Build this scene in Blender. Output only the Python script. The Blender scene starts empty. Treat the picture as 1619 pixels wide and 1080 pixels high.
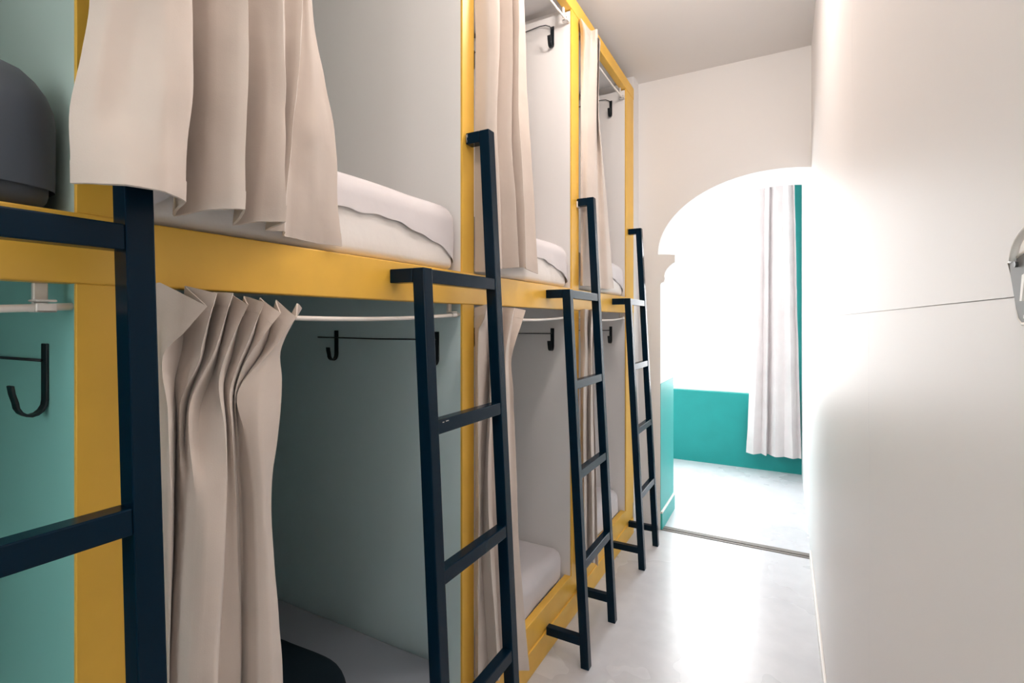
import bpy, bmesh, math, random
from mathutils import Vector, noise

random.seed(7)
SC = bpy.context.scene
COL = SC.collection

# ------------------------------------------------------------------ render look
SC.view_settings.view_transform = 'Standard'
SC.view_settings.look = 'None'
SC.view_settings.gamma = 1.0
SC.view_settings.use_curve_mapping = False
SC.view_settings.exposure = 0.8

# ------------------------------------------------------------------ materials
def mat(name, color, rough=0.6, spec=0.5, metal=0.0, bump=None, mottle=None, sheen=0.0, coat=0.0):
    m = bpy.data.materials.new(name)
    m.use_nodes = True
    nt = m.node_tree
    b = nt.nodes['Principled BSDF']
    b.inputs['Base Color'].default_value = (*color, 1)
    b.inputs['Roughness'].default_value = rough
    b.inputs['Specular IOR Level'].default_value = spec
    b.inputs['Metallic'].default_value = metal
    b.inputs['Sheen Weight'].default_value = sheen
    b.inputs['Coat Weight'].default_value = coat
    tc = nt.nodes.new('ShaderNodeTexCoord')
    if mottle:
        scale, amount = mottle
        n = nt.nodes.new('ShaderNodeTexNoise')
        n.inputs['Scale'].default_value = scale
        n.inputs['Detail'].default_value = 4
        r = nt.nodes.new('ShaderNodeValToRGB')
        r.color_ramp.elements[0].position = 0.3
        r.color_ramp.elements[1].position = 0.7
        r.color_ramp.elements[0].color = (*[c * (1 - amount) for c in color], 1)
        r.color_ramp.elements[1].color = (*[min(1, c * (1 + amount)) for c in color], 1)
        nt.links.new(tc.outputs['Object'], n.inputs['Vector'])
        nt.links.new(n.outputs['Fac'], r.inputs['Fac'])
        nt.links.new(r.outputs['Color'], b.inputs['Base Color'])
    if bump:
        scale, strength, dist = bump
        n = nt.nodes.new('ShaderNodeTexNoise')
        n.inputs['Scale'].default_value = scale
        n.inputs['Detail'].default_value = 3
        bp = nt.nodes.new('ShaderNodeBump')
        bp.inputs['Strength'].default_value = strength
        bp.inputs['Distance'].default_value = dist
        nt.links.new(tc.outputs['Object'], n.inputs['Vector'])
        nt.links.new(n.outputs['Fac'], bp.inputs['Height'])
        nt.links.new(bp.outputs['Normal'], b.inputs['Normal'])
    return m

M = {}
M['plaster'] = mat('white_plaster', (0.82, 0.80, 0.79), 0.75, 0.3, bump=(9, 0.12, 0.01))
M['ceiling'] = mat('ceiling_paint', (0.80, 0.77, 0.75), 0.85, 0.2)
M['panel'] = mat('partition_panel', (0.89, 0.865, 0.855), 0.5, 0.4, bump=(30, 0.05, 0.003))
M['greyshade'] = mat('grey_green_shade_panel', (0.67, 0.81, 0.84), 0.5, 0.4, bump=(30, 0.05, 0.003))  # white panel of the lower tier with its teal-grey shade put into the colour
M['tealshade'] = mat('teal_shade_panel', (0.25, 0.57, 0.53), 0.5, 0.4, bump=(30, 0.05, 0.003))  # near lower panels: teal shade of the bunk interior put into the colour
M['tealbounce'] = mat('teal_bounce_panel', (0.52, 0.645, 0.60), 0.5, 0.4, bump=(30, 0.05, 0.003))  # near upper panels: teal bounce light put into the colour
M['wallpanel'] = mat('white_wall_panel', (0.88, 0.855, 0.858), 0.5, 0.4, bump=(1.6, 0.08, 0.03))
M['yellow'] = mat('yellow_paint', (0.83, 0.485, 0.065), 0.4, 0.5, mottle=(6, 0.06))
M['teal'] = mat('teal_paint', (0.005, 0.25, 0.24), 0.55, 0.4, mottle=(5, 0.05))
M['tealglare'] = mat('glare_teal_paint', (0.03, 0.42, 0.40), 0.45, 0.5)  # jamb teal, lightened so the window glare is in the colour
M['tealback'] = mat('teal_back_panel', (0.03, 0.40, 0.37), 0.6, 0.3)
M['navy'] = mat('navy_powder_coat', (0.0015, 0.013, 0.028), 0.24, 0.13, bump=(240, 0.03, 0.0006))
M['black'] = mat('black_steel', (0.006, 0.010, 0.014), 0.42, 0.5)
M['white'] = mat('white_plastic', (0.82, 0.78, 0.74), 0.4, 0.5)
M['rod'] = mat('white_rod', (0.86, 0.81, 0.76), 0.35, 0.5)
M['sheet'] = mat('lavender_grey_sheet', (0.72, 0.69, 0.71), 0.9, 0.15, bump=(14, 0.25, 0.006), sheen=0.2)
M['core'] = mat('white_mattress_cotton', (0.86, 0.83, 0.81), 0.9, 0.15, bump=(18, 0.3, 0.006))
M['greysheet'] = mat('grey_sheet', (0.66, 0.63, 0.65), 0.9, 0.15, bump=(12, 0.2, 0.006), sheen=0.2)
M['shadesheet'] = mat('shaded_grey_sheet', (0.27, 0.30, 0.345), 0.9, 0.15, bump=(12, 0.2, 0.006), sheen=0.2)  # grey sheet darkened: the lower bunk's shade is put into the colour
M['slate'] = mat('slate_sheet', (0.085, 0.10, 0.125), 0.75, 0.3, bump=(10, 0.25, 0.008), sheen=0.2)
M['navycloth'] = mat('dark_navy_cloth', (0.008, 0.018, 0.026), 0.9, 0.15, bump=(20, 0.3, 0.005))
M['steel'] = mat('grey_metal', (0.20, 0.20, 0.20), 0.5, 0.4)
M['chip'] = mat('bare_metal_scratch', (0.45, 0.45, 0.44), 0.5, 0.4)
M['screw'] = mat('dark_screw', (0.12, 0.12, 0.12), 0.4, 0.5, metal=0.7)

def fabric(name, color, through=0.0):
    m = bpy.data.materials.new(name)
    m.use_nodes = True
    nt = m.node_tree
    b = nt.nodes['Principled BSDF']
    b.inputs['Roughness'].default_value = 0.88
    b.inputs['Specular IOR Level'].default_value = 0.2
    b.inputs['Sheen Weight'].default_value = 0.25
    b.inputs['Sheen Roughness'].default_value = 0.5
    tc = nt.nodes.new('ShaderNodeTexCoord')
    n = nt.nodes.new('ShaderNodeTexNoise')
    n.inputs['Scale'].default_value = 5
    n.inputs['Detail'].default_value = 5
    r = nt.nodes.new('ShaderNodeValToRGB')
    r.color_ramp.elements[0].position = 0.35
    r.color_ramp.elements[1].position = 0.65
    r.color_ramp.elements[0].color = (*[c * 0.95 for c in color], 1)
    r.color_ramp.elements[1].color = (*[c * 1.04 for c in color], 1)
    w1 = nt.nodes.new('ShaderNodeTexNoise')
    w1.inputs['Scale'].default_value = 15
    w1.inputs['Detail'].default_value = 2
    w2 = nt.nodes.new('ShaderNodeTexNoise')
    w2.inputs['Scale'].default_value = 420
    bp1 = nt.nodes.new('ShaderNodeBump')
    bp1.inputs['Strength'].default_value = 0.32
    bp1.inputs['Distance'].default_value = 0.006
    bp2 = nt.nodes.new('ShaderNodeBump')
    bp2.inputs['Strength'].default_value = 0.18
    bp2.inputs['Distance'].default_value = 0.0008
    for k in (n, w1, w2):
        nt.links.new(tc.outputs['Object'], k.inputs['Vector'])
    nt.links.new(n.outputs['Fac'], r.inputs['Fac'])
    nt.links.new(r.outputs['Color'], b.inputs['Base Color'])
    nt.links.new(w1.outputs['Fac'], bp1.inputs['Height'])
    nt.links.new(w2.outputs['Fac'], bp2.inputs['Height'])
    nt.links.new(bp1.outputs['Normal'], bp2.inputs['Normal'])
    nt.links.new(bp2.outputs['Normal'], b.inputs['Normal'])
    if through:
        tr = nt.nodes.new('ShaderNodeBsdfTranslucent')
        tr.inputs['Color'].default_value = (*color, 1)
        mx = nt.nodes.new('ShaderNodeMixShader')
        mx.inputs['Fac'].default_value = through
        nt.links.new(b.outputs[0], mx.inputs[1])
        nt.links.new(tr.outputs[0], mx.inputs[2])
        nt.links.new(mx.outputs[0], nt.nodes['Material Output'].inputs['Surface'])
    return m

M['sheer'] = fabric('pale_window_cloth', (0.74, 0.69, 0.69), 0.1)
M['curtain'] = fabric('beige_curtain_cloth', (0.60, 0.525, 0.47))

def concrete():
    m = bpy.data.materials.new('polished_concrete')
    m.use_nodes = True
    nt = m.node_tree
    b = nt.nodes['Principled BSDF']
    tc = nt.nodes.new('ShaderNodeTexCoord')
    sh = nt.nodes.new('ShaderNodeMapping')
    sh.inputs['Location'].default_value = (1.3, 2.7, 3.37)
    nt.links.new(tc.outputs['Object'], sh.inputs['Vector'])
    def N(scale, detail, dist=0.0):
        n = nt.nodes.new('ShaderNodeTexNoise')
        n.inputs['Scale'].default_value = scale
        n.inputs['Detail'].default_value = detail
        n.inputs['Distortion'].default_value = dist * .4
        nt.links.new(sh.outputs['Vector'], n.inputs['Vector'])
        return n
    big = N(2.2, 3, 0.0)
    fine = N(11, 6)
    mx = nt.nodes.new('ShaderNodeMix')
    mx.inputs['Factor'].default_value = 0.5
    nt.links.new(big.outputs['Fac'], mx.inputs['A'])
    nt.links.new(fine.outputs['Fac'], mx.inputs['B'])
    r = nt.nodes.new('ShaderNodeValToRGB')
    r.color_ramp.elements[0].position = 0.25
    r.color_ramp.elements[1].position = 0.75
    r.color_ramp.elements[0].color = (0.56, 0.565, 0.60, 1)
    r.color_ramp.elements[1].color = (0.69, 0.69, 0.725, 1)
    nt.links.new(mx.outputs['Result'], r.inputs['Fac'])
    nt.links.new(r.outputs['Color'], b.inputs['Base Color'])
    mr = nt.nodes.new('ShaderNodeMapRange')
    mr.inputs['To Min'].default_value = 0.26
    mr.inputs['To Max'].default_value = 0.29
    nt.links.new(big.outputs['Fac'], mr.inputs['Value'])
    nt.links.new(mr.outputs['Result'], b.inputs['Roughness'])
    b.inputs['Specular IOR Level'].default_value = 0.6
    return m
M['concrete'] = concrete()

def wood_strip():
    m = bpy.data.materials.new('grey_brown_threshold')
    m.use_nodes = True
    nt = m.node_tree
    b = nt.nodes['Principled BSDF']
    tc = nt.nodes.new('ShaderNodeTexCoord')
    mp = nt.nodes.new('ShaderNodeMapping')
    mp.inputs['Scale'].default_value = (3, 90, 3)
    n = nt.nodes.new('ShaderNodeTexNoise')
    n.inputs['Scale'].default_value = 1.0
    r = nt.nodes.new('ShaderNodeValToRGB')
    r.color_ramp.elements[0].color = (0.10, 0.085, 0.075, 1)
    r.color_ramp.elements[1].color = (0.26, 0.23, 0.21, 1)
    nt.links.new(tc.outputs['Object'], mp.inputs['Vector'])
    nt.links.new(mp.outputs['Vector'], n.inputs['Vector'])
    nt.links.new(n.outputs['Fac'], r.inputs['Fac'])
    nt.links.new(r.outputs['Color'], b.inputs['Base Color'])
    b.inputs['Roughness'].default_value = 0.6
    return m
M['threshold'] = wood_strip()

def glass():
    m = bpy.data.materials.new('window_glass')
    m.use_nodes = True
    nt = m.node_tree
    nt.nodes.remove(nt.nodes['Principled BSDF'])
    out = nt.nodes['Material Output']
    t = nt.nodes.new('ShaderNodeBsdfTransparent')
    g = nt.nodes.new('ShaderNodeBsdfGlossy')
    g.inputs['Roughness'].default_value = 0.03
    mix = nt.nodes.new('ShaderNodeMixShader')
    mix.inputs['Fac'].default_value = 0.06
    nt.links.new(t.outputs[0], mix.inputs[1])
    nt.links.new(g.outputs[0], mix.inputs[2])
    nt.links.new(mix.outputs[0], out.inputs['Surface'])
    return m
M['glass'] = glass()

# ------------------------------------------------------------------ object helpers
def link(name, me, material, parent=None, smooth=False):
    o = bpy.data.objects.new(name, me)
    COL.objects.link(o)
    if material is not None:
        me.materials.append(material)
    if parent is not None:
        o.parent = parent
    if smooth:
        for p in me.polygons:
            p.use_smooth = True
    return o

def from_bm(name, bm, material, parent=None, smooth=False):
    me = bpy.data.meshes.new(name)
    bmesh.ops.recalc_face_normals(bm, faces=bm.faces)
    bm.to_mesh(me)
    bm.free()
    return link(name, me, material, parent, smooth)

def thing(name, label, cat, loc=(0, 0, 0), group=None):
    o = bpy.data.objects.new(name, None)
    o.empty_display_size = 0.1
    COL.objects.link(o)
    o.location = loc
    o['label'] = label
    o['category'] = cat
    if group:
        o['group'] = group
    return o

def structure(o):
    o['kind'] = 'structure'
    return o

def add_box(bm, lo, hi, bevel=0.0, seg=2):
    vs = [bm.verts.new((x, y, z)) for x in (lo[0], hi[0]) for y in (lo[1], hi[1]) for z in (lo[2], hi[2])]
    quads = [(0, 1, 3, 2), (4, 6, 7, 5), (0, 4, 5, 1), (2, 3, 7, 6), (0, 2, 6, 4), (1, 5, 7, 3)]
    fs = [bm.faces.new([vs[i] for i in q]) for q in quads]
    if bevel:
        es = list({e for f in fs for e in f.edges})
        bmesh.ops.bevel(bm, geom=es, offset=bevel, segments=seg, profile=0.5, affect='EDGES')

def box(name, lo, hi, material, parent=None, bevel=0.0, seg=2, off=(0, 0, 0)):
    bm = bmesh.new()
    lo = [a - b for a, b in zip(lo, off)]
    hi = [a - b for a, b in zip(hi, off)]
    add_box(bm, lo, hi, bevel, seg)
    return from_bm(name, bm, material, parent)

def prism(bm, poly, axis, a, b):
    """extrude a closed 2-D outline along an axis from a to b"""
    def p(q, t):
        if axis == 0: return (t, q[0], q[1])
        if axis == 1: return (q[0], t, q[1])
        return (q[0], q[1], t)
    v0 = [bm.verts.new(p(q, a)) for q in poly]
    v1 = [bm.verts.new(p(q, b)) for q in poly]
    n = len(poly)
    bm.faces.new(v0)
    bm.faces.new(list(reversed(v1)))
    for i in range(n):
        j = (i + 1) % n
        bm.faces.new((v0[i], v1[i], v1[j], v0[j]))

def tube(bm, pts, r, n=10, cap=True):
    pts = [Vector(p) for p in pts]
    rings = []
    up = Vector((0, 0, 1))
    for i, p in enumerate(pts):
        d = (pts[min(i + 1, len(pts) - 1)] - pts[max(i - 1, 0)]).normalized()
        a = up if abs(d.dot(up)) < 0.95 else Vector((0, 1, 0))
        u = d.cross(a).normalized()
        w = d.cross(u).normalized()
        rings.append([bm.verts.new(p + r * (math.cos(2 * math.pi * k / n) * u + math.sin(2 * math.pi * k / n) * w)) for k in range(n)])
    for a, b in zip(rings, rings[1:]):
        for k in range(n):
            bm.faces.new((a[k], a[(k + 1) % n], b[(k + 1) % n], b[k]))
    if cap:
        bm.faces.new(rings[0])
        bm.faces.new(list(reversed(rings[-1])))

def ribbon(bm, path, half, thick, axis_dir):
    """a flat strap of width 2*half across axis_dir following a path"""
    path = [Vector(p) for p in path]
    ax = Vector(axis_dir)
    rings = []
    for i, p in enumerate(path):
        d = (path[min(i + 1, len(path) - 1)] - path[max(i - 1, 0)]).normalized()
        nrm = d.cross(ax).normalized()
        rings.append([bm.verts.new(p + s * half * ax + t * thick / 2 * nrm) for s, t in ((-1, -1), (1, -1), (1, 1), (-1, 1))])
    for a, b in zip(rings, rings[1:]):
        for k in range(4):
            bm.faces.new((a[k], a[(k + 1) % 4], b[(k + 1) % 4], b[k]))
    bm.faces.new(rings[0])
    bm.faces.new(list(reversed(rings[-1])))

def catmull(p0, p1, p2, p3, t):
    return 0.5 * ((2 * p1) + (-p0 + p2) * t + (2 * p0 - 5 * p1 + 4 * p2 - p3) * t * t + (-p0 + 3 * p1 - 3 * p2 + p3) * t ** 3)

# ------------------------------------------------------------------ the room
XF = -1.0            # front plane of the bunk row
XB = -3.10           # back of the bunks
XR = 0.16            # right wall
YE = 3.917           # arch wall, corridor side
YE2 = 4.42           # arch wall, far side
YF = 6.03            # far wall
YN = -2.4            # near end of the corridor, behind the camera
ZC = 3.455           # ceiling

structure(box('floor', (XB - .12, YN - .12, -.10), (XR + .12, YF + .12, 0), M['concrete']))
structure(box('ceiling', (XB - .12, YN - .12, ZC), (XR + .12, YF + .12, ZC + .10), M['ceiling']))
structure(box('wall_left', (XB - .12, YN, 0), (XB, YF, ZC), M['teal']))

# right wall: sheet panels with narrow joints over a solid wall
def right_wall():
    bm = bmesh.new()
    add_box(bm, (XR + .003, YN, 0), (XR + .12, YF, ZC))
    g = .0005
    seams_up = [YN, .508, 1.62, 2.84, YE, YF]
    seams_lo = [YN, .508, 1.315, 2.535, YE, YF]
    for ys, z0, z1 in ((seams_up, 1.619 + g, ZC), (seams_lo, 0.0, 1.619 - g)):
        for a, b in zip(ys, ys[1:]):
            add_box(bm, (XR, a + g, z0), (XR + .0035, b - g, z1))
    return structure(from_bm('wall_right', bm, M['wallpanel']))
right_wall()

# wall with the arch: outline in X-Z, thickness along Y
def arch_wall():
    cx, az, a, rise = -0.05, 2.112, 0.804, 0.543
    pts = [(-1.62, 0), (-.835, 0), (-.835, 1.880), (-.829, 1.893), (-.806, 1.905), (-.802, 1.925), (-.806, 1.945),
           (-.800, 1.975), (-.785, 2.000), (-.765, 2.022), (-.742, 2.040), (-.728, 2.047), (-.728, 2.106), (cx - a, az)]
    n = 40
    for i in range(1, n):
        t = math.pi - i / n * math.pi
        x = cx + a * math.cos(t)
        z = az + rise * math.sin(t)
        if x > XR: break
        pts.append((x, z))
    zr = az + rise * math.sqrt(1 - ((XR - cx) / a) ** 2)
    pts += [(XR, zr), (XR, ZC), (-1.62, ZC)]
    bm = bmesh.new()
    prism(bm, pts, 1, YE, YE2)
    o = structure(from_bm('wall_end', bm, M['plaster']))
    return o
arch_wall()
structure(box('wall_back', (XB, YE, 0), (-1.62, YE2, ZC), M['plaster']))

# painted dado on the left jamb of the arch and its skirting
structure(box('trim_1', (-.835, YE + .002, .14), (-.832, YE2, 1.12), M['tealglare']))
sk = structure(box('baseboard_left', (-.835, YE + .002, 0), (-.820, YE2 + .0, .125), M['tealglare'], bevel=.002))
structure(box('trim_2', (-.835, YE + .002, .125), (-.818, YE2, .14), M['white'], bevel=.003))
# plaster strip between the last yellow post and the arch wall
structure(box('trim_3', (-1.62, 3.772, 0), (XF - .002, YE, ZC), M['plaster']))
# slim white baseboard along the right wall
structure(box('baseboard_right', (XR - .012, YN, 0), (XR, YE, .06), M['white'], bevel=.003))

# threshold strip under the arch
def threshold():
    bm = bmesh.new()
    for a, b, h in ((YE, YE + .026, .004), (YE + .029, YE + .056, .007), (YE + .059, YE + .085, .004)):
        add_box(bm, (-.833, a, -.002), (XR - .001, b, h), .0015, 1)
    add_box(bm, (-.833, YE + .001, -.004), (XR - .001, YE + .084, .002))
    return structure(from_bm('trim_4', bm, M['threshold']))
threshold()

# far room: teal window wall
WX0, WX1, WZ0, WZ1 = -2.45, -.03, .808, 3.12
def far_wall():
    bm = bmesh.new()
    y0, y1 = YF, YF + .12
    add_box(bm, (XB, y0, 0), (WX0, y1, ZC))
    add_box(bm, (WX1, y0, 0), (XR, y1, ZC))
    add_box(bm, (WX0, y0, 0), (WX1, y1, WZ0))
    add_box(bm, (WX0, y0, WZ1), (WX1, y1, ZC))
    return structure(from_bm('wall_far', bm, M['teal']))
far_wall()
def window(name, x0, x1, z0, z1, y, d):
    bm = bmesh.new()
    w = .045
    add_box(bm, (x0, y, z0), (x1, y + d, z0 + w), .004)
    add_box(bm, (x0, y, z1 - w), (x1, y + d, z1), .004)
    add_box(bm, (x0, y, z0 + w), (x0 + w, y + d, z1 - w), .004)
    add_box(bm, (x1 - w, y, z0 + w), (x1, y + d, z1 - w), .004)
    f = structure(from_bm(name, bm, M['white']))
    g = box('glass_pane', (x0 + w, y + d * .4, z0 + w), (x1 - w, y + d * .4 + .006, z1 - w), M['glass'], f)
    return f
window('window_1', WX0, WX1, WZ0, WZ1, YF + .05, .05)

# near end of the corridor behind the camera, with an unseen window added for fill
RX0, RX1, RZ0, RZ1 = -1.75, -.05, 1.0, 3.0
def near_wall():
    bm = bmesh.new()
    y0, y1 = YN - .12, YN
    add_box(bm, (XB, y0, 0), (RX0, y1, ZC))
    add_box(bm, (RX1, y0, 0), (XR, y1, ZC))
    add_box(bm, (RX0, y0, 0), (RX1, y1, RZ0))
    add_box(bm, (RX0, y0, RZ1), (RX1, y1, ZC))
    return structure(from_bm('wall_near', bm, M['teal']))
near_wall()
window('window_added', RX0, RX1, RZ0, RZ1, YN - .09, .05)

# ------------------------------------------------------------------ bunk row
POSTS = [(-.715, -.645), (.374, .445), (1.477, 1.553), (2.515, 2.622), (3.565, 3.770)]
Y0, Y1 = POSTS[0][0], POSTS[-1][1]
bunk = thing('bunk_row', 'built-in two-tier row of bunks with bright yellow frame and pale partitions along the left side', 'bunk bed', (XF, 1.5, 0))
BO = (XF, 1.5, 0)
for i, (a, b) in enumerate(POSTS):
    box('post', (XF - .0115, a, .23), (XF - .003, b, 1.661), M['yellow'], bunk, .0015, off=BO)
    box('post', (XF - .0115, a, 1.775), (XF - .003, b, 3.276), M['yellow'], bunk, .0015, off=BO)
    pb = min(b - .004, a + .075)
    box('partition_panel', (XB + .006, a + .001, .0), (XF - .0115, pb, 1.716), M[('tealshade', 'tealshade', 'greyshade', 'panel', 'panel')[i]], bunk, off=BO)
    box('partition_panel', (XB + .006, a + .001, 1.7165), (XF - .0115, pb, 3.27), M[('tealbounce', 'tealbounce', 'panel', 'panel', 'panel')[i]], bunk, off=BO)
box('beam', (XF - .045, Y0, 1.661), (XF, Y1, 1.775), M['yellow'], bunk, .003, off=BO)
box('top_rail', (XF - .045, Y0, 3.275), (XF, Y1, 3.358), M['yellow'], bunk, .003, off=BO)
def bottom_rail():
    bm = bmesh.new()
    add_box(bm, (-.045, Y0 - 1.5, .112), (-.008, Y1 - 1.5, .231), .003)
    add_box(bm, (-.045, Y0 - 1.5, 0), (0, Y1 - 1.5, .114), .003)
    return from_bm('bottom_rail', bm, M['yellow'], bunk)
bottom_rail()
for (a, b), (c, d) in zip(POSTS, POSTS[1:]):
    pb = min(b - .004, a + .075)
    box('bed_deck', (XB + .006, pb + .001, 1.717), (XF - .046, c + .0005, 1.7755), M['panel'], bunk, off=BO)
    box('bed_deck', (XB + .006, pb + .001, .15), (XF - .046, c + .0005, .20), M['panel'], bunk, off=BO)
    box('roof_panel', (XB + .006, pb + .001, 3.316), (XF - .046, c + .0005, 3.338), M['panel'], bunk, off=BO)
    box('back_panel', (XB + .001, pb + .001, .20), (XB + .0055, c + .0005, 3.316), M['tealback'], bunk, off=BO)

BAYS = [(min(b - .004, a + .075), c + .004) for (a, b), (c, d) in zip(POSTS, POSTS[1:])]   # clear width of each bay

# ------------------------------------------------------------------ mattresses
def footprint(x0, x1, y0, y1, r, n_front=70):
    """rounded rectangle, starting along the front edge (x = x1); returns (x, y, nx, ny, front)"""
    pts = []
    for i in range(n_front + 1):
        y = y0 + r + (y1 - y0 - 2 * r) * i / n_front
        pts.append((x1, y, 1, 0))
    def arc(cx, cy, a0, k=9):
        for i in range(1, k):
            a = a0 + math.pi / 2 * i / k
            pts.append((cx + r * math.cos(a), cy + r * math.sin(a), math.cos(a), math.sin(a)))
    arc(x1 - r, y1 - r, 0)
    for i in range(31):
        pts.append((x1 - r - (x1 - x0 - 2 * r) * i / 30, y1, 0, 1))
    arc(x0 + r, y1 - r, math.pi / 2)
    for i in range(11):
        pts.append((x0, y1 - r - (y1 - y0 - 2 * r) * i / 10, -1, 0))
    arc(x0 + r, y0 + r, math.pi)
    for i in range(31):
        pts.append((x0 + r + (x1 - x0 - 2 * r) * i / 30, y0, 0, -1))
    arc(x1 - r, y0 + r, 1.5 * math.pi)
    return pts

def cushion(bm, rect, zb, z1, rt, infl=0.0, rb=0.0, wob=0.0, seed=0.0):
    x0, x1, y0, y1, rc, nf = rect
    fp = footprint(*rect)
    rows = []
    prof = []
    if rb:
        for i in range(4):
            a = math.pi / 2 * i / 4
            prof.append(('b', rb * (1 - math.sin(a)), rb * (1 - math.cos(a))))
    for i in range(7):
        prof.append(('s', i / 6))
    for i in range(1, 8):
        a = math.pi / 2 * i / 7
        prof.append(('t', rt * (1 - math.cos(a)), rt * math.sin(a)))
    for q in prof:
        row = []
        ins = q[1] if q[0] in 'bt' else 0.0
        inner = footprint(x0 + ins, x1 - ins, y0 + ins, y1 - ins, max(.008, rc - ins), nf)
        for k, (x, y, nx, ny) in enumerate(fp):
            b = zb(x, y, nx, ny)
            x, y = inner[k][:2]
            if q[0] == 'b':
                off, z = 0.0, b + q[2]
            elif q[0] == 's':
                off, z = 0.0, b + rb + (z1 - rt - b - rb) * q[1]
            else:
                off, z = 0.0, z1 - rt + q[2]
            off += infl
            if wob:
                off += wob * noise.noise(Vector((x * 5 + seed, y * 7, z * 9)))
                z += wob * 0.8 * noise.noise(Vector((x * 4, y * 4 + seed, 3)))
            row.append(bm.verts.new((x + nx * off, y + ny * off, z)))
        rows.append(row)
    n = len(fp)
    for r0, r1 in zip(rows, rows[1:]):
        for k in range(n):
            bm.faces.new((r0[k], r0[(k + 1) % n], r1[(k + 1) % n], r1[k]))
    top = rows[-1]
    cx = sum(v.co.x for v in top) / n
    cy = sum(v.co.y for v in top) / n
    prev = top
    for s in (.9, .6, .3):
        ring = []
        for v in top:
            x = cx + (v.co.x - cx) * s
            y = cy + (v.co.y - cy) * s
            ring.append(bm.verts.new((x, y, v.co.z + .004 * (1 - s) + wob * .8 * noise.noise(Vector((x * 4, y * 4 + seed, 5))))))
        for k in range(n):
            bm.faces.new((prev[k], prev[(k + 1) % n], ring[(k + 1) % n], ring[k]))
        prev = ring
    c = bm.verts.new((cx, cy, sum(v.co.z for v in prev) / n))
    for k in range(n):
        bm.faces.new((prev[k], prev[(k + 1) % n], c))
    if rb:
        bm.faces.new(list(reversed(rows[0])))

def mattress(bay, tier, label, sheet, core, seam, group='mattresses in the bunk row'):
    y0, y1 = BAYS[bay][0] + .010, BAYS[bay][1] - .010
    z0, z1 = ((1.780, 2.006) if tier else (.203, .388))
    if tier and bay == 0: z1 = 2.022
    x1 = XF - .012 if tier else XF - .05
    if tier: y0, y1 = y0 + .004, y1 - .004
    x0 = XB + .04
    o = thing('mattress', label, 'mattress', (x1, (y0 + y1) / 2, z0), group)
    L = Vector(o.location)
    def finish(bm, name, material):
        bmesh.ops.translate(bm, verts=bm.verts, vec=-L)
        return from_bm(name, bm, material, o, True)
    fp = (x0, x1, y0, y1, .05, 70)
    if tier:
        # the upper mattresses stand on the deck and lap over the beam's inner edge
        pass
    bm = bmesh.new()
    rt = .108 if tier and bay == 0 else .062
    cushion(bm, fp, lambda x, y, nx, ny: z0, z1 - .008, rt - .006, infl=-.006, rb=.022, wob=.004, seed=bay * 3.1 + tier)
    finish(bm, 'mattress_core', core)
    def zb(x, y, nx, ny):
        d = min(y - y0, y1 - y)
        if not seam:
            return z0 + .03
        if x < x1 - .12:
            return z0 + .025
        v = .025 + .10 * (1 - math.exp(-max(0, d - .02) / .14))
        v += .004 * math.sin(y * 23 + bay) + .0025 * math.sin(y * 61)
        if nx < .7: v = .025 + (v - .025) * max(0, nx) / .7
        return z0 + v
    bm = bmesh.new()
    cushion(bm, fp, zb, z1, rt, infl=.002, wob=.006, seed=bay * 1.7 + tier)
    finish(bm, 'fitted_sheet', sheet)
    return o

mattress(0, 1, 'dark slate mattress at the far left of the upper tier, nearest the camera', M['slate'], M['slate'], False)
mattress(1, 1, 'pale mattress with drooping sheet edge under the large open beige curtain, upper tier', M['sheet'], M['core'], True)
mattress(2, 1, 'pale mattress on the upper tier just right of the second ladder, partly behind a curtain', M['sheet'], M['core'], True)
mattress(3, 1, 'small far pale mattress on the upper tier beside the last yellow post', M['sheet'], M['core'], True)
mattress(1, 0, 'grey mattress with shade in its sheet colour on the lower tier behind the second ladder, with dark bedding on it', M['shadesheet'], M['shadesheet'], False)
mattress(2, 0, 'grey mattress on the lower tier whose rounded end faces the third ladder', M['greysheet'], M['greysheet'], False)
mattress(3, 0, 'farthest grey mattress on the lower tier, behind the ladder next to the arch', M['greysheet'], M['greysheet'], False)

# dark bedding lying on the near lower mattress
def bedding():
    o = thing('blanket', 'dark navy folded bedding on the shadowed lower mattress beside the gathered curtain', 'blanket', (-1.55, .86, .401))
    bm = bmesh.new()
    fp = (-.55, .42, -.34, .325, .20, 30)
    cushion(bm, fp, lambda x, y, nx, ny: 0.0, .075, .035, rb=.02, wob=.012, seed=4)
    for v in bm.verts:
        v.co.z += .012 * math.sin(v.co.x * 6) * (v.co.z > .03)
    from_bm('folded_layer', bm, M['navycloth'], o, True)
    return o
bedding()

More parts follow.
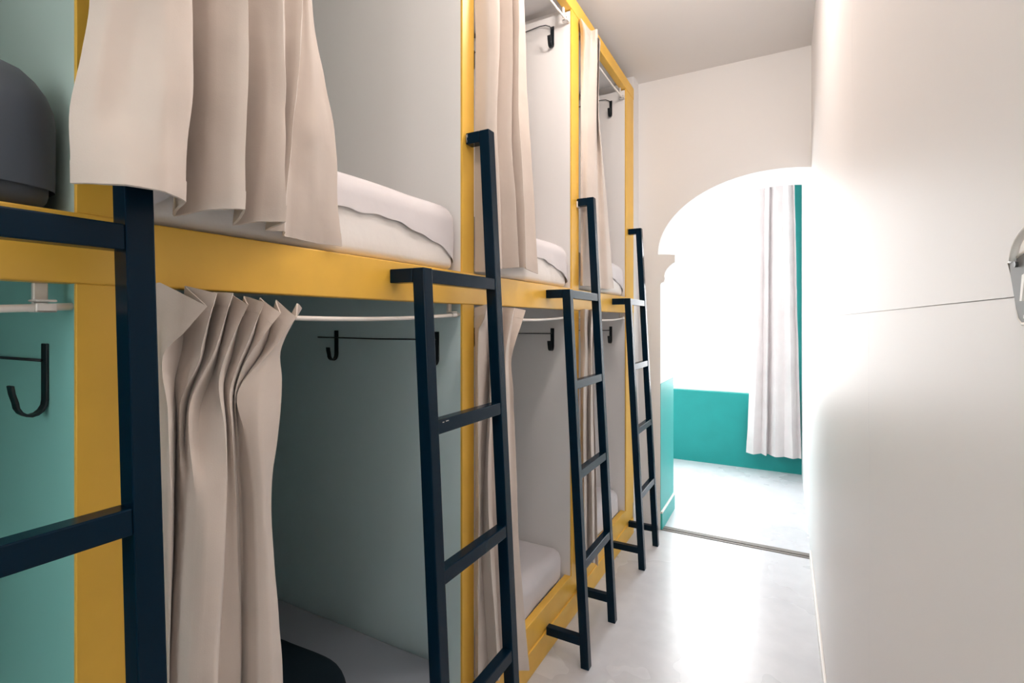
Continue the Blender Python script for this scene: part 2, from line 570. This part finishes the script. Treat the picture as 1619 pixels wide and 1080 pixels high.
# ------------------------------------------------------------------ curtains (fold lines in metres: x, y, z from header to hem)
CURTAINS = {
 'U2': [
  [[-1.0,0.46,3.23],[-0.891,0.35,2.42],[-0.895,0.35,2.071],[-0.89,0.338,1.99],[-0.885,0.324,1.902],[-0.871,0.319,1.79]],
  [[-0.96,0.475,3.23],[-0.871,0.363,2.42],[-0.875,0.363,2.073],[-0.865,0.344,1.923],[-0.842,0.335,1.79]],
  [[-0.95,0.49,3.23],[-0.864,0.397,2.42],[-0.868,0.397,2.09],[-0.86,0.381,1.937],[-0.804,0.356,1.79]],
  [[-0.945,0.51,3.23],[-0.851,0.429,2.42],[-0.855,0.429,2.103],[-0.832,0.414,1.944],[-0.802,0.399,1.79]],
  [[-0.95,0.53,3.23],[-0.854,0.471,2.42],[-0.858,0.471,2.128],[-0.84,0.463,1.965],[-0.835,0.455,1.895],[-0.844,0.453,1.79]],
  [[-1.02,0.54,3.23],[-0.961,0.528,2.42],[-0.965,0.528,2.193],[-0.965,0.525,2.017],[-0.965,0.505,1.79]],
  [[-0.99,0.565,3.23],[-0.911,0.54,2.42],[-0.915,0.54,2.185],[-0.895,0.528,2.003],[-0.87,0.505,1.79]],
  [[-0.95,0.59,3.23],[-0.871,0.578,2.42],[-0.875,0.578,2.194],[-0.845,0.561,2.005],[-0.809,0.533,1.79]],
  [[-1.02,0.6,3.23],[-0.961,0.633,2.42],[-0.965,0.633,2.253],[-0.965,0.631,2.059],[-0.96,0.605,1.79]],
  [[-0.99,0.625,3.23],[-0.921,0.652,2.42],[-0.925,0.652,2.251],[-0.905,0.64,2.05],[-0.885,0.605,1.79]],
  [[-0.95,0.65,3.23],[-0.886,0.668,2.42],[-0.89,0.668,2.249],[-0.88,0.666,2.118],[-0.87,0.66,2.012],[-0.843,0.633,1.79]],
  [[-1.02,0.66,3.23],[-0.961,0.722,2.42],[-0.965,0.722,2.303],[-0.96,0.72,2.093],[-0.955,0.675,1.79]],
  [[-0.95,0.7,3.23],[-0.926,0.747,2.42],[-0.93,0.747,2.306],[-0.925,0.733,2.146],[-0.92,0.709,1.986],[-0.93,0.7,1.79]],
  [[-1.02,0.715,3.23],[-0.981,0.789,2.42],[-0.985,0.789,2.346],[-0.985,0.775,2.135],[-0.98,0.751,1.996],[-0.985,0.745,1.79]],
  [[-0.98,0.74,3.23],[-0.971,0.797,2.42],[-0.975,0.797,2.348],[-0.97,0.807,2.159],[-0.965,0.808,2.026],[-0.996,0.84,1.79]],
  [[-1.0,0.76,3.23],[-0.981,0.819,2.42],[-0.985,0.819,2.363],[-0.985,0.859,2.185],[-0.985,0.888,2.055],[-0.99,0.913,1.79]],
 ],
 'L2': [
  [[-1.0,0.456,1.651],[-1.0,0.458,0.986],[-1.0,0.458,0.27]],
  [[-0.965,0.479,1.668],[-0.96,0.475,1.542],[-0.95,0.472,1.444],[-0.94,0.471,1.282],[-0.935,0.474,0.977],[-0.935,0.474,0.27]],
  [[-0.9,0.52,1.627],[-0.915,0.491,1.581],[-0.935,0.467,1.544],[-0.93,0.472,1.446],[-0.93,0.478,1.281],[-0.925,0.472,0.982],[-0.925,0.472,0.27]],
  [[-0.985,0.531,1.666],[-0.985,0.528,1.562],[-0.98,0.51,1.494],[-0.985,0.514,1.435],[-0.995,0.518,1.257],[-0.965,0.493,0.954],[-0.965,0.493,0.27]],
  [[-0.93,0.555,1.652],[-0.93,0.529,1.558],[-0.935,0.527,1.527],[-0.95,0.505,1.462],[-0.95,0.503,1.405],[-0.945,0.503,1.271],[-0.94,0.484,0.968],[-0.94,0.484,0.27]],
  [[-1.0,0.594,1.658],[-0.99,0.568,1.536],[-0.975,0.534,1.468],[-0.965,0.519,1.401],[-0.928,0.504,1.273],[-0.922,0.488,0.972],[-0.922,0.488,0.27]],
  [[-0.93,0.586,1.654],[-0.935,0.555,1.545],[-0.94,0.517,1.461],[-0.935,0.51,1.406],[-0.915,0.511,1.273],[-0.906,0.496,0.973],[-0.906,0.496,0.27]],
  [[-1.0,0.628,1.656],[-0.99,0.593,1.516],[-0.975,0.553,1.441],[-0.955,0.537,1.387],[-0.908,0.523,1.271],[-0.9,0.508,0.967],[-0.9,0.508,0.27]],
  [[-0.94,0.624,1.633],[-0.94,0.588,1.555],[-0.935,0.564,1.491],[-0.92,0.565,1.397],[-0.91,0.563,1.293],[-0.9,0.549,1.136],[-0.892,0.534,0.953],[-0.892,0.534,0.27]],
  [[-1.0,0.656,1.653],[-0.99,0.627,1.533],[-0.985,0.604,1.471],[-0.98,0.606,1.383],[-0.98,0.607,1.269],[-0.975,0.597,1.096],[-0.965,0.58,0.899],[-0.965,0.58,0.27]],
  [[-0.945,0.663,1.64],[-0.945,0.634,1.572],[-0.95,0.612,1.516],[-0.955,0.597,1.461],[-0.96,0.605,1.385],[-0.968,0.618,1.229],[-0.958,0.62,0.876],[-0.958,0.62,0.27]],
  [[-1.0,0.696,1.651],[-0.995,0.674,1.557],[-0.99,0.646,1.492],[-0.985,0.624,1.443],[-0.99,0.629,1.364],[-0.99,0.64,1.218],[-0.98,0.639,0.856],[-0.98,0.639,0.27]],
  [[-0.95,0.707,1.618],[-0.95,0.651,1.552],[-0.955,0.626,1.509],[-0.965,0.615,1.452],[-0.985,0.632,1.364],[-0.985,0.644,1.218],[-0.972,0.639,0.859],[-0.972,0.639,0.27]],
  [[-1.0,0.736,1.648],[-1.0,0.708,1.542],[-0.995,0.663,1.49],[-0.99,0.633,1.444],[-0.985,0.637,1.363],[-0.968,0.641,1.222],[-0.952,0.636,0.868],[-0.952,0.636,0.27]],
  [[-0.955,0.75,1.61],[-0.96,0.694,1.537],[-0.96,0.632,1.48],[-0.965,0.619,1.443],[-0.96,0.634,1.367],[-0.94,0.64,1.227],[-0.928,0.64,0.874],[-0.928,0.64,0.27]],
  [[-0.985,0.777,1.641],[-0.975,0.72,1.549],[-0.955,0.667,1.466],[-0.945,0.652,1.391],[-0.932,0.654,1.224],[-0.922,0.667,0.859],[-0.922,0.667,0.27]],
  [[-1.0,0.799,1.631],[-1.0,0.772,1.59],[-0.99,0.738,1.533],[-0.985,0.737,1.47],[-0.98,0.73,1.387],[-0.985,0.709,1.197],[-0.955,0.718,0.815],[-0.955,0.718,0.27]],
 ],
 'U3': [
  [[-1.002,1.555,3.23],[-1.0,1.555,2.782],[-1.0,1.555,1.782]],
  [[-0.98,1.566,3.23],[-0.955,1.566,2.775],[-0.95,1.549,1.779]],
  [[-0.968,1.61,3.23],[-0.93,1.61,2.792],[-0.93,1.592,2.317],[-0.925,1.606,2.087],[-0.92,1.607,1.794]],
  [[-0.998,1.704,3.23],[-0.99,1.704,2.864],[-0.99,1.685,2.359],[-0.985,1.7,2.116],[-0.985,1.715,1.807]],
  [[-0.972,1.727,3.23],[-0.94,1.727,2.861],[-0.94,1.722,2.363],[-0.94,1.722,2.276],[-0.935,1.738,2.118],[-0.925,1.751,1.813]],
  [[-0.998,1.808,3.23],[-0.99,1.808,2.922],[-0.99,1.802,2.4],[-0.99,1.83,2.146],[-0.985,1.854,1.825]],
  [[-0.978,1.804,3.23],[-0.95,1.804,2.908],[-0.95,1.804,2.444],[-0.945,1.834,2.142],[-0.94,1.847,1.822]],
  [[-0.998,1.875,3.23],[-0.99,1.875,2.96],[-0.99,1.88,2.48],[-0.99,1.915,2.166],[-0.985,1.936,1.828]],
  [[-0.992,1.908,3.23],[-0.98,1.908,2.975],[-0.975,1.946,2.501],[-0.97,1.98,2.178],[-0.965,2.014,1.811]],
 ],
 'L3': [
  [[-1.0,1.555,1.649],[-1.0,1.555,1.153],[-1.0,1.555,0.269]],
  [[-0.955,1.566,1.662],[-0.955,1.548,1.607],[-0.97,1.533,1.568],[-0.975,1.537,1.297],[-0.97,1.529,0.295],[-0.97,1.529,0.26]],
  [[-1.0,1.663,1.659],[-1.0,1.653,1.376],[-0.99,1.591,0.745],[-0.985,1.624,0.278]],
  [[-0.95,1.65,1.65],[-0.96,1.643,1.523],[-0.96,1.601,1.383],[-0.955,1.588,1.291],[-0.95,1.562,0.927],[-0.935,1.614,0.3],[-0.935,1.614,0.26]],
  [[-1.0,1.762,1.656],[-0.995,1.728,1.469],[-0.99,1.67,1.277],[-0.985,1.652,0.891],[-0.97,1.699,0.237]],
  [[-0.95,1.761,1.651],[-0.955,1.718,1.521],[-0.96,1.712,1.446],[-0.95,1.699,1.276],[-0.935,1.687,0.743],[-0.925,1.715,0.242]],
  [[-1.0,1.859,1.656],[-0.99,1.797,1.504],[-0.985,1.777,1.436],[-0.98,1.784,1.261],[-0.965,1.767,0.705],[-0.95,1.782,0.192]],
  [[-0.96,1.892,1.646],[-0.965,1.805,1.517],[-0.975,1.786,1.441],[-0.97,1.793,1.332],[-0.965,1.805,1.104],[-0.955,1.819,0.635],[-0.935,1.872,0.142]],
 ],
 'U4': [
  [[-0.998,2.622,3.26],[-0.992,2.622,3.199],[-0.992,2.622,1.796]],
  [[-0.98,2.591,3.26],[-0.955,2.591,3.18],[-0.968,2.617,3.023],[-0.988,2.641,2.58],[-0.988,2.641,2.192],[-0.97,2.602,1.794]],
  [[-0.975,2.739,3.265],[-0.965,2.68,2.873],[-0.965,2.649,2.332],[-0.965,2.649,1.797]],
  [[-0.935,2.733,3.261],[-0.94,2.747,3.093],[-0.945,2.74,2.892],[-0.95,2.743,2.569],[-0.95,2.765,2.248],[-0.945,2.807,1.792]],
  [[-1.0,2.934,3.336],[-0.99,2.893,2.963],[-0.99,2.893,2.62],[-0.99,2.917,2.282],[-0.985,2.949,1.801]],
  [[-0.955,2.836,3.26],[-0.955,2.825,3.076],[-0.96,2.828,2.819],[-0.96,2.875,2.61],[-0.96,2.934,2.282],[-0.955,3.005,1.799]],
  [[-0.99,2.952,3.304],[-0.99,2.929,3.131],[-0.99,2.929,2.861],[-0.985,2.974,2.643],[-0.98,3.058,2.309],[-0.975,3.175,1.814]],
 ],
 'L4': [
  [[-0.99,2.616,1.663],[-0.99,2.616,0.928],[-0.99,2.616,0.263]],
  [[-0.955,2.591,1.666],[-0.96,2.595,1.559],[-0.965,2.619,1.419],[-0.96,2.576,1.112],[-0.95,2.578,0.289],[-0.95,2.578,0.26]],
  [[-0.99,2.749,1.666],[-0.985,2.725,1.484],[-0.985,2.714,1.088],[-0.98,2.7,0.23]],
  [[-0.955,2.704,1.668],[-0.96,2.697,1.521],[-0.965,2.722,1.395],[-0.955,2.683,1.096],[-0.94,2.683,0.247]],
  [[-0.99,2.836,1.667],[-0.99,2.814,1.518],[-0.985,2.8,1.389],[-0.98,2.797,1.076],[-0.97,2.801,0.189]],
  [[-0.965,2.809,1.667],[-0.97,2.79,1.519],[-0.975,2.782,1.391],[-0.97,2.779,1.079],[-0.95,2.799,0.177]],
 ],
 'W': [
  [[-0.279,5.94,3.36],[-0.279,5.94,3.107],[-0.315,5.93,1.248],[-0.358,5.92,0.195]],
  [[-0.234,5.88,3.36],[-0.234,5.88,3.086],[-0.258,5.87,1.253],[-0.287,5.86,0.195]],
  [[-0.189,5.95,3.36],[-0.189,5.95,3.097],[-0.201,5.95,1.25],[-0.218,5.94,0.195]],
  [[-0.14,5.89,3.36],[-0.14,5.89,3.076],[-0.157,5.87,1.256],[-0.168,5.86,0.195]],
  [[-0.135,5.96,3.36],[-0.135,5.96,3.093],[-0.147,5.96,1.252],[-0.159,5.96,0.195]],
  [[-0.081,5.89,3.36],[-0.081,5.89,3.068],[-0.081,5.87,1.259],[-0.08,5.85,0.195]],
  [[-0.017,5.94,3.36],[-0.017,5.94,3.072],[0.0,5.92,1.259],[0.0,5.91,0.195]],
  [[0.034,5.88,3.36],[0.034,5.88,3.05],[0.057,5.86,1.264],[0.074,5.86,0.195]],
  [[0.075,5.94,3.36],[0.075,5.94,3.059],[0.103,5.93,1.261],[0.125,5.92,0.195]],
  [[0.091,5.9,3.36],[0.091,5.9,3.047],[0.125,5.9,1.264],[0.153,5.9,0.195]],
 ],
}

def sample(line, n, bias=1.0):
    """points of a fold line at n+1 heights from its top to its hem (smooth in z)"""
    pts = [Vector(p) for p in line]
    pts.sort(key=lambda p: -p.z)
    zt, zb = pts[0].z, pts[-1].z
    out = []
    for i in range(n + 1):
        z = zt + (zb - zt) * (i / n) ** bias
        k = 0
        while k < len(pts) - 2 and z < pts[k + 1].z:
            k += 1
        a, b = pts[k], pts[k + 1]
        t = 0 if abs(a.z - b.z) < 1e-6 else (a.z - z) / (a.z - b.z)
        def tang(j):
            if j == 0: q, r = pts[0], pts[1]
            elif j == len(pts) - 1: q, r = pts[-2], pts[-1]
            else: q, r = pts[j - 1], pts[j + 1]
            return (r - q) / max(1e-5, abs(r.z - q.z))
        h = abs(a.z - b.z)
        ma, mb = tang(k) * h, tang(k + 1) * h
        t2, t3 = t * t, t ** 3
        p = a * (2 * t3 - 3 * t2 + 1) + ma * (t3 - 2 * t2 + t) + b * (-2 * t3 + 3 * t2) + mb * (t3 - t2)
        p.z = z
        out.append(p)
    return out

def curtain(key, label, name='curtain', group='beige bunk curtains', rows=70, sub=6, bias=1.0, wr=.004, hem_h=.045, cloth='curtain', soft=.4):
    lines = [sample(l, rows, bias) for l in CURTAINS[key]]
    grid = []
    for j in range(rows + 1):
        c = [l[j] for l in lines]
        row = []
        for i in range(len(c) - 1):
            p0, p1, p2, p3 = c[max(0, i - 1)], c[i], c[i + 1], c[min(len(c) - 1, i + 2)]
            for s in range(sub):
                t = s / sub
                sm = p1.lerp(p2, t)
                row.append(catmull(p0, p1, p2, p3, t) * soft + sm * (1 - soft))
        row.append(c[-1].copy())
        grid.append(row)
    for row in grid:
        for k, p in enumerate(row):
            q = Vector((p.x * 6, p.y * 9, p.z * 4))
            p.x += wr * noise.noise(q) + wr * .5 * noise.noise(q * 3.1) + wr * noise.noise(Vector((p.x * 10, p.y * 16, p.z * 2.2)))
            p.y += wr * .6 * noise.noise(q + Vector((9, 2, 5)))
    mid = grid[rows // 2][len(grid[0]) // 2]
    o = thing(name, label, 'curtain', (mid.x, mid.y, grid[-1][0].z), group)
    L = Vector(o.location)
    def build(part, rows_, thick):
        bm = bmesh.new()
        vs = [[bm.verts.new(p - L) for p in r] for r in rows_]
        for r0, r1 in zip(vs, vs[1:]):
            for k in range(len(r0) - 1):
                bm.faces.new((r0[k], r0[k + 1], r1[k + 1], r1[k]))
        me = bpy.data.meshes.new(part)
        bm.to_mesh(me)
        bm.free()
        ob = link(part, me, M[cloth], o, True)
        s = ob.modifiers.new('thickness', 'SOLIDIFY')
        s.thickness = thick
        s.offset = 0
        e = ob.modifiers.new('crisp_edges', 'EDGE_SPLIT')
        e.split_angle = math.radians(55)
        return ob
    build('cloth', grid, .0022)
    zb = grid[-1][0].z
    tail = [r for r in grid if r[0].z < zb + hem_h + .02]
    if len(tail) < 3: tail = grid[-3:]
    build('hem', tail, .0046)
    build('header', grid[:max(3, int(rows * .035))], .0036)
    return o

curtain('U2', 'big beige curtain drawn aside at the upper tier, hanging over the nearest ladder', rows=90, bias=1.0, wr=.008, hem_h=.022)
curtain('L2', 'beige curtain with fanned pinch pleats gathered beside the nearest ladder on the lower tier', rows=110, wr=.004, soft=.3)
curtain('U3', 'beige upper-tier curtain hanging straight behind the tall stile of the second ladder', rows=60, wr=.003)
curtain('L3', 'beige lower-tier curtain pinched in the middle, behind the tall stile of the second ladder', rows=80, wr=.003)
curtain('U4', 'narrow far beige upper-tier curtain behind the third ladder, topped by a crumpled header', rows=60, wr=.0012)
curtain('L4', 'narrow far beige lower-tier curtain seen between the stiles of the third ladder', rows=70, wr=.003)
curtain('W', 'pale full-length curtain at the bright window in the room beyond the arch', 'window_curtain', None, rows=50, wr=.003, cloth='sheer')

# ------------------------------------------------------------------ curtain rods
def rod(bay, tier, label):
    a, b = POSTS[bay][1] - .001, POSTS[bay + 1][0] + .0008
    z = 3.207 if tier else 1.624
    x = XF - .019
    o = thing('curtain_rod', label, 'curtain rod', (x, (a + b) / 2, z), 'white curtain rods under the bunk beams')
    bm = bmesh.new()
    h = (b - a) / 2
    tube(bm, [(0, -h + 2 * h * i / 16, -.018 * (1 - (2 * i / 16 - 1) ** 2)) for i in range(17)], .006, 12)
    from_bm('pole', bm, M['rod'], o, True)
    zt = (3.275 if tier else 1.661) - z
    for s in (-1, 1):
        y = s * (h - .035)
        bm = bmesh.new()
        add_box(bm, (-.022, y - .009, -.004), (-.012, y + .009, zt), .0015, 1)
        br = from_bm('bracket', bm, M['white'], o)
        bm = bmesh.new()
        add_box(bm, (-.022, y - .013, -.010), (.010, y + .013, -.0062), .0015, 1)
        add_box(bm, (-.022, y - .013, .0062), (.010, y + .013, .010), .0015, 1)
        add_box(bm, (.0062, y - .013, -.010), (.010, y + .013, .004), .0015, 1)
        from_bm('clip', bm, M['white'], br)
    return o
rod(0, 0, 'white curtain rod with plastic bracket at the far left of the lower tier')
rod(1, 0, 'white curtain rod under the beam between the fanned curtain and the second ladder')
rod(2, 0, 'white curtain rod on the lower tier between the second and third ladders')
rod(3, 0, 'white curtain rod on the lower tier between the third ladder and the last ladder')
rod(1, 1, 'white curtain rod carrying the big upper curtain near the camera')
rod(2, 1, 'white curtain rod near the ceiling ending at the narrow yellow post')
rod(3, 1, 'farthest white curtain rod near the ceiling beside the last yellow post')

# ------------------------------------------------------------------ hook racks on the partitions
def rack(bay, tier, label):
    y = POSTS[bay + 1][0] + .0027
    z = 3.15 if tier else 1.50
    x = XF - .115
    o = thing('hook_rack', label, 'coat hook', (x, y, z), 'black hook racks on the partitions')
    for hx in (0, -.515):
        bm = bmesh.new()
        path = [(hx, -.004, .062), (hx, -.004, .02), (hx, -.004, -.035)]
        for i in range(1, 9):
            a = math.pi * i / 8
            path.append((hx, -.004 - .019 * (1 - math.cos(a)), -.035 - .024 * math.sin(a)))
        path += [(hx, -.046, -.020), (hx, -.048, -.006)]
        ribbon(bm, path, .0105, .0045, (1, 0, 0))
        h = from_bm('hook', bm, M['black'], o)
        bv = h.modifiers.new('soft', 'BEVEL')
        bv.width = .0012
        bv.segments = 2
    bm = bmesh.new()
    if tier:
        pts = [(0, -.009, .045), (-.012, -.012, .062), (-.035, -.014, .074), (-.07, -.014, .078), (-.16, -.013, .072), (-.30, -.012, .06), (-.515, -.009, .045)]
    else:
        pts = [(-.002, -.0085, .033), (-.3, -.0085, .031), (-.62, -.0085, .033)]
    tube(bm, pts, .0026, 8)
    from_bm('wire_rail', bm, M['black'], o, True)
    return o
rack(0, 0, 'black J-shaped hook rack on the teal-lit partition at the far left')
rack(1, 0, 'black two-hook wire rack on the lower partition behind the second ladder')
rack(2, 0, 'black hook rack on the lower partition left of the third ladder')
rack(3, 0, 'farthest black lower hook seen just right of the third ladder')
rack(2, 1, 'black hook with curved wire high on the upper partition left of the narrow post')
rack(3, 1, 'farthest black upper hook, high beside the last yellow post')

# ------------------------------------------------------------------ ladders
def chips(part, boxes, L):
    bm = bmesh.new()
    for lo, hi in boxes:
        add_box(bm, [a - b for a, b in zip(lo, L)], [a - b for a, b in zip(hi, L)])
    c = from_bm('paint_chip', bm, M['chip'], part)
    c['label'] = 'pale scratch where the navy paint has worn off'
    return c
def ladder(yt, ys, label, worn=None):
    """yt, ys: near faces of the tall stile and of the short stile"""
    w = .04
    xo = lambda z: -.785 - .053 * z
    o = thing('ladder', label, 'ladder', (-.83, (yt + ys + w) / 2, 0), 'navy bunk ladders')
    L = Vector(o.location)
    def add(name, parts, bev=.0025):
        bm = bmesh.new()
        for poly, a, b in parts:
            prism(bm, [(x - L.x, z - L.z) for x, z in poly], 1, a - L.y, b - L.y)
        ob = from_bm(name, bm, M['navy'], o)
        m = ob.modifiers.new('edge', 'BEVEL')
        m.width = bev
        m.segments = 2
        m.limit_method = 'ANGLE'
        return ob
    for y, zt in ((ys, 1.750), (yt, 2.272)):
        add('stile', [([(xo(0) - w, 0), (xo(0), 0), (xo(zt), zt), (xo(zt) - w, zt)], y, y + w)])
        # arm back to the bunk at the top of the stile, and one near the floor
        arm = add('top_arm', [([(XF, zt - w), (xo(zt) - w, zt - w), (xo(zt) - w, zt), (XF, zt)], y, y + w)])
        zf = .10
        add('foot_arm', [([(XF + .0, zf), (xo(zf) - w, zf), (xo(zf + w) - w, zf + w), (XF + .0, zf + w)], y + .003, y + w - .003)])
    arms = arm
    for z1 in (1.748, 1.320, .902, .484):
        z0 = z1 - .04
        rung = add('rung', [([(xo(z0) - w + .003, z0), (xo(z0) - .002, z0), (xo(z1) - .002, z1), (xo(z1) - w + .003, z1)], ys + w, yt)])
        if worn == 'chipped' and z1 == 1.320:
            chips(rung, [((xo(z1) - .002, ys + w + .02, z1 - .010), (xo(z1) - .0012, ys + w + .028, z1 - .0075)), ((xo(z1) - .002, ys + w + .036, z1 - .009), (xo(z1) - .0012, ys + w + .050, z1 - .0065))], L)
    if worn == 'chipped':
        chips(arm, [((-.9985, yt - .0008, 2.246), (-.9960, yt + .001, 2.266)), ((-.9945, yt - .0008, 2.256), (-.9925, yt + .001, 2.267)), ((-.9965, yt - .0008, 2.238), (-.9945, yt + .001, 2.246))], L)
    if worn == 'plate':
        bm = bmesh.new()
        add_box(bm, (XF - .0015 - L.x, yt - .003 - L.y, 2.225 - L.z), (XF + .006 - L.x, yt + w - L.y, 2.258 - L.z), .001, 1)
        from_bm('fixing_plate', bm, M['white'], arm)
    return o
ladder(.388, -.005, 'nearest dark navy ladder at the left edge, its tall stile rising under the big curtain')
ladder(1.494, 1.101, 'large navy ladder in the middle, in front of the yellow post and lower bunk', 'chipped')
ladder(2.584, 2.178, 'third navy ladder from the left, standing beside the grey lower mattress', 'plate')
ladder(3.610, 3.222, 'farthest navy ladder, standing next to the white arch')

# ------------------------------------------------------------------ small fitting on the right wall
def fitting():
    o = thing('wall_fitting', 'small grey metal plate with white rim and loop screwed to the white right wall', 'wall fitting', (XR, .47, 1.62))
    L = Vector(o.location)
    bm = bmesh.new()
    outline = [(.533, 1.646), (.475, 1.656), (.415, 1.646), (.437, 1.602), (.445, 1.598), (.508, 1.598), (.515, 1.602)]
    prism(bm, [(y - L.y, z - L.z) for y, z in outline], 0, -.005, 0)
    plate = from_bm('plate', bm, M['steel'], o)
    bm = bmesh.new()
    ring = [(-.004, y - L.y, z - L.z) for y, z in outline + outline[:2]]
    tube(bm, ring, .0016, 8)
    from_bm('rim', bm, M['white'], o, True)
    bm = bmesh.new()
    tube(bm, [(-.006, .004 + .046 * math.cos(math.pi * i / 14), .026 + .024 * math.sin(math.pi * i / 14)) for i in range(15)], .0026, 8)
    from_bm('loop', bm, M['white'], o, True)
    for sy, sz in ((.5155 - L.y, 1.643 - L.z), (.435 - L.y, 1.643 - L.z)):
        bm = bmesh.new()
        tube(bm, [(-.0045, sy, sz), (-.0068, sy, sz)], .0022, 10)
        from_bm('screw', bm, M['screw'], plate)
    bm = bmesh.new()
    prism(bm, [(.503 - L.y, 1.634 - L.z), (.498 - L.y, 1.635 - L.z), (.503 - L.y, 1.615 - L.z), (.507 - L.y, 1.615 - L.z)], 0, -.0065, -.0045)
    prism(bm, [(.500 - L.y, 1.6045 - L.z), (.452 - L.y, 1.6045 - L.z), (.452 - L.y, 1.602 - L.z), (.500 - L.y, 1.602 - L.z)], 0, -.0065, -.0045)
    from_bm('slot_insert', bm, M['white'], o)
    return o
fitting()

# ------------------------------------------------------------------ light
def area(name, loc, rot, sx, sy, power, color):
    l = bpy.data.lights.new(name, 'AREA')
    l.shape = 'RECTANGLE'
    l.size, l.size_y = sx, sy
    l.energy = power
    l.color = color
    o = bpy.data.objects.new(name, l)
    COL.objects.link(o)
    o.location = loc
    o.rotation_euler = rot
    return o
# daylight outside the far window, and fill light added outside the unseen near window
area('far_window_daylight', ((WX0 + WX1) / 2, YF + .35, (WZ0 + WZ1) / 2), (math.radians(-90), 0, 0), 2.7, 2.6, 98, (.93, .97, 1))
area('near_fill_light', ((RX0 + RX1) / 2, YN - .3, (RZ0 + RZ1) / 2), (math.radians(90), 0, 0), 1.7, 2.0, 4, (.97, .98, 1))
# two bare warm fill lights added just under the corridor ceiling, above the frame
for lx, ly, lz, power in ((-.42, .58, 3.12, 10.5), (-.42, 2.1, 3.24, 15)):
    l = bpy.data.lights.new('corridor_fill_light', 'POINT')
    l.shadow_soft_size = .10
    l.energy = power
    l.color = (1, .90, .83)
    lo = bpy.data.objects.new('corridor_fill_light', l)
    COL.objects.link(lo)
    lo.location = (lx, ly, lz)

w = bpy.data.worlds.new('sky')
SC.world = w
w.use_nodes = True
bg = w.node_tree.nodes['Background']
bg.inputs['Color'].default_value = (1, .99, .97, 1)
bg.inputs['Strength'].default_value = 3.0

# ------------------------------------------------------------------ camera
cam = bpy.data.cameras.new('camera')
cam.sensor_fit = 'HORIZONTAL'
cam.sensor_width = 36
cam.lens = 36 * 792 / 1619
cam.shift_y = -32 / 1619
cam.clip_start = .02
co = bpy.data.objects.new('camera', cam)
COL.objects.link(co)
co.location = (0, 0, 1.6)
co.rotation_euler = (math.radians(90), 0, math.radians(28.527))
SC.camera = co
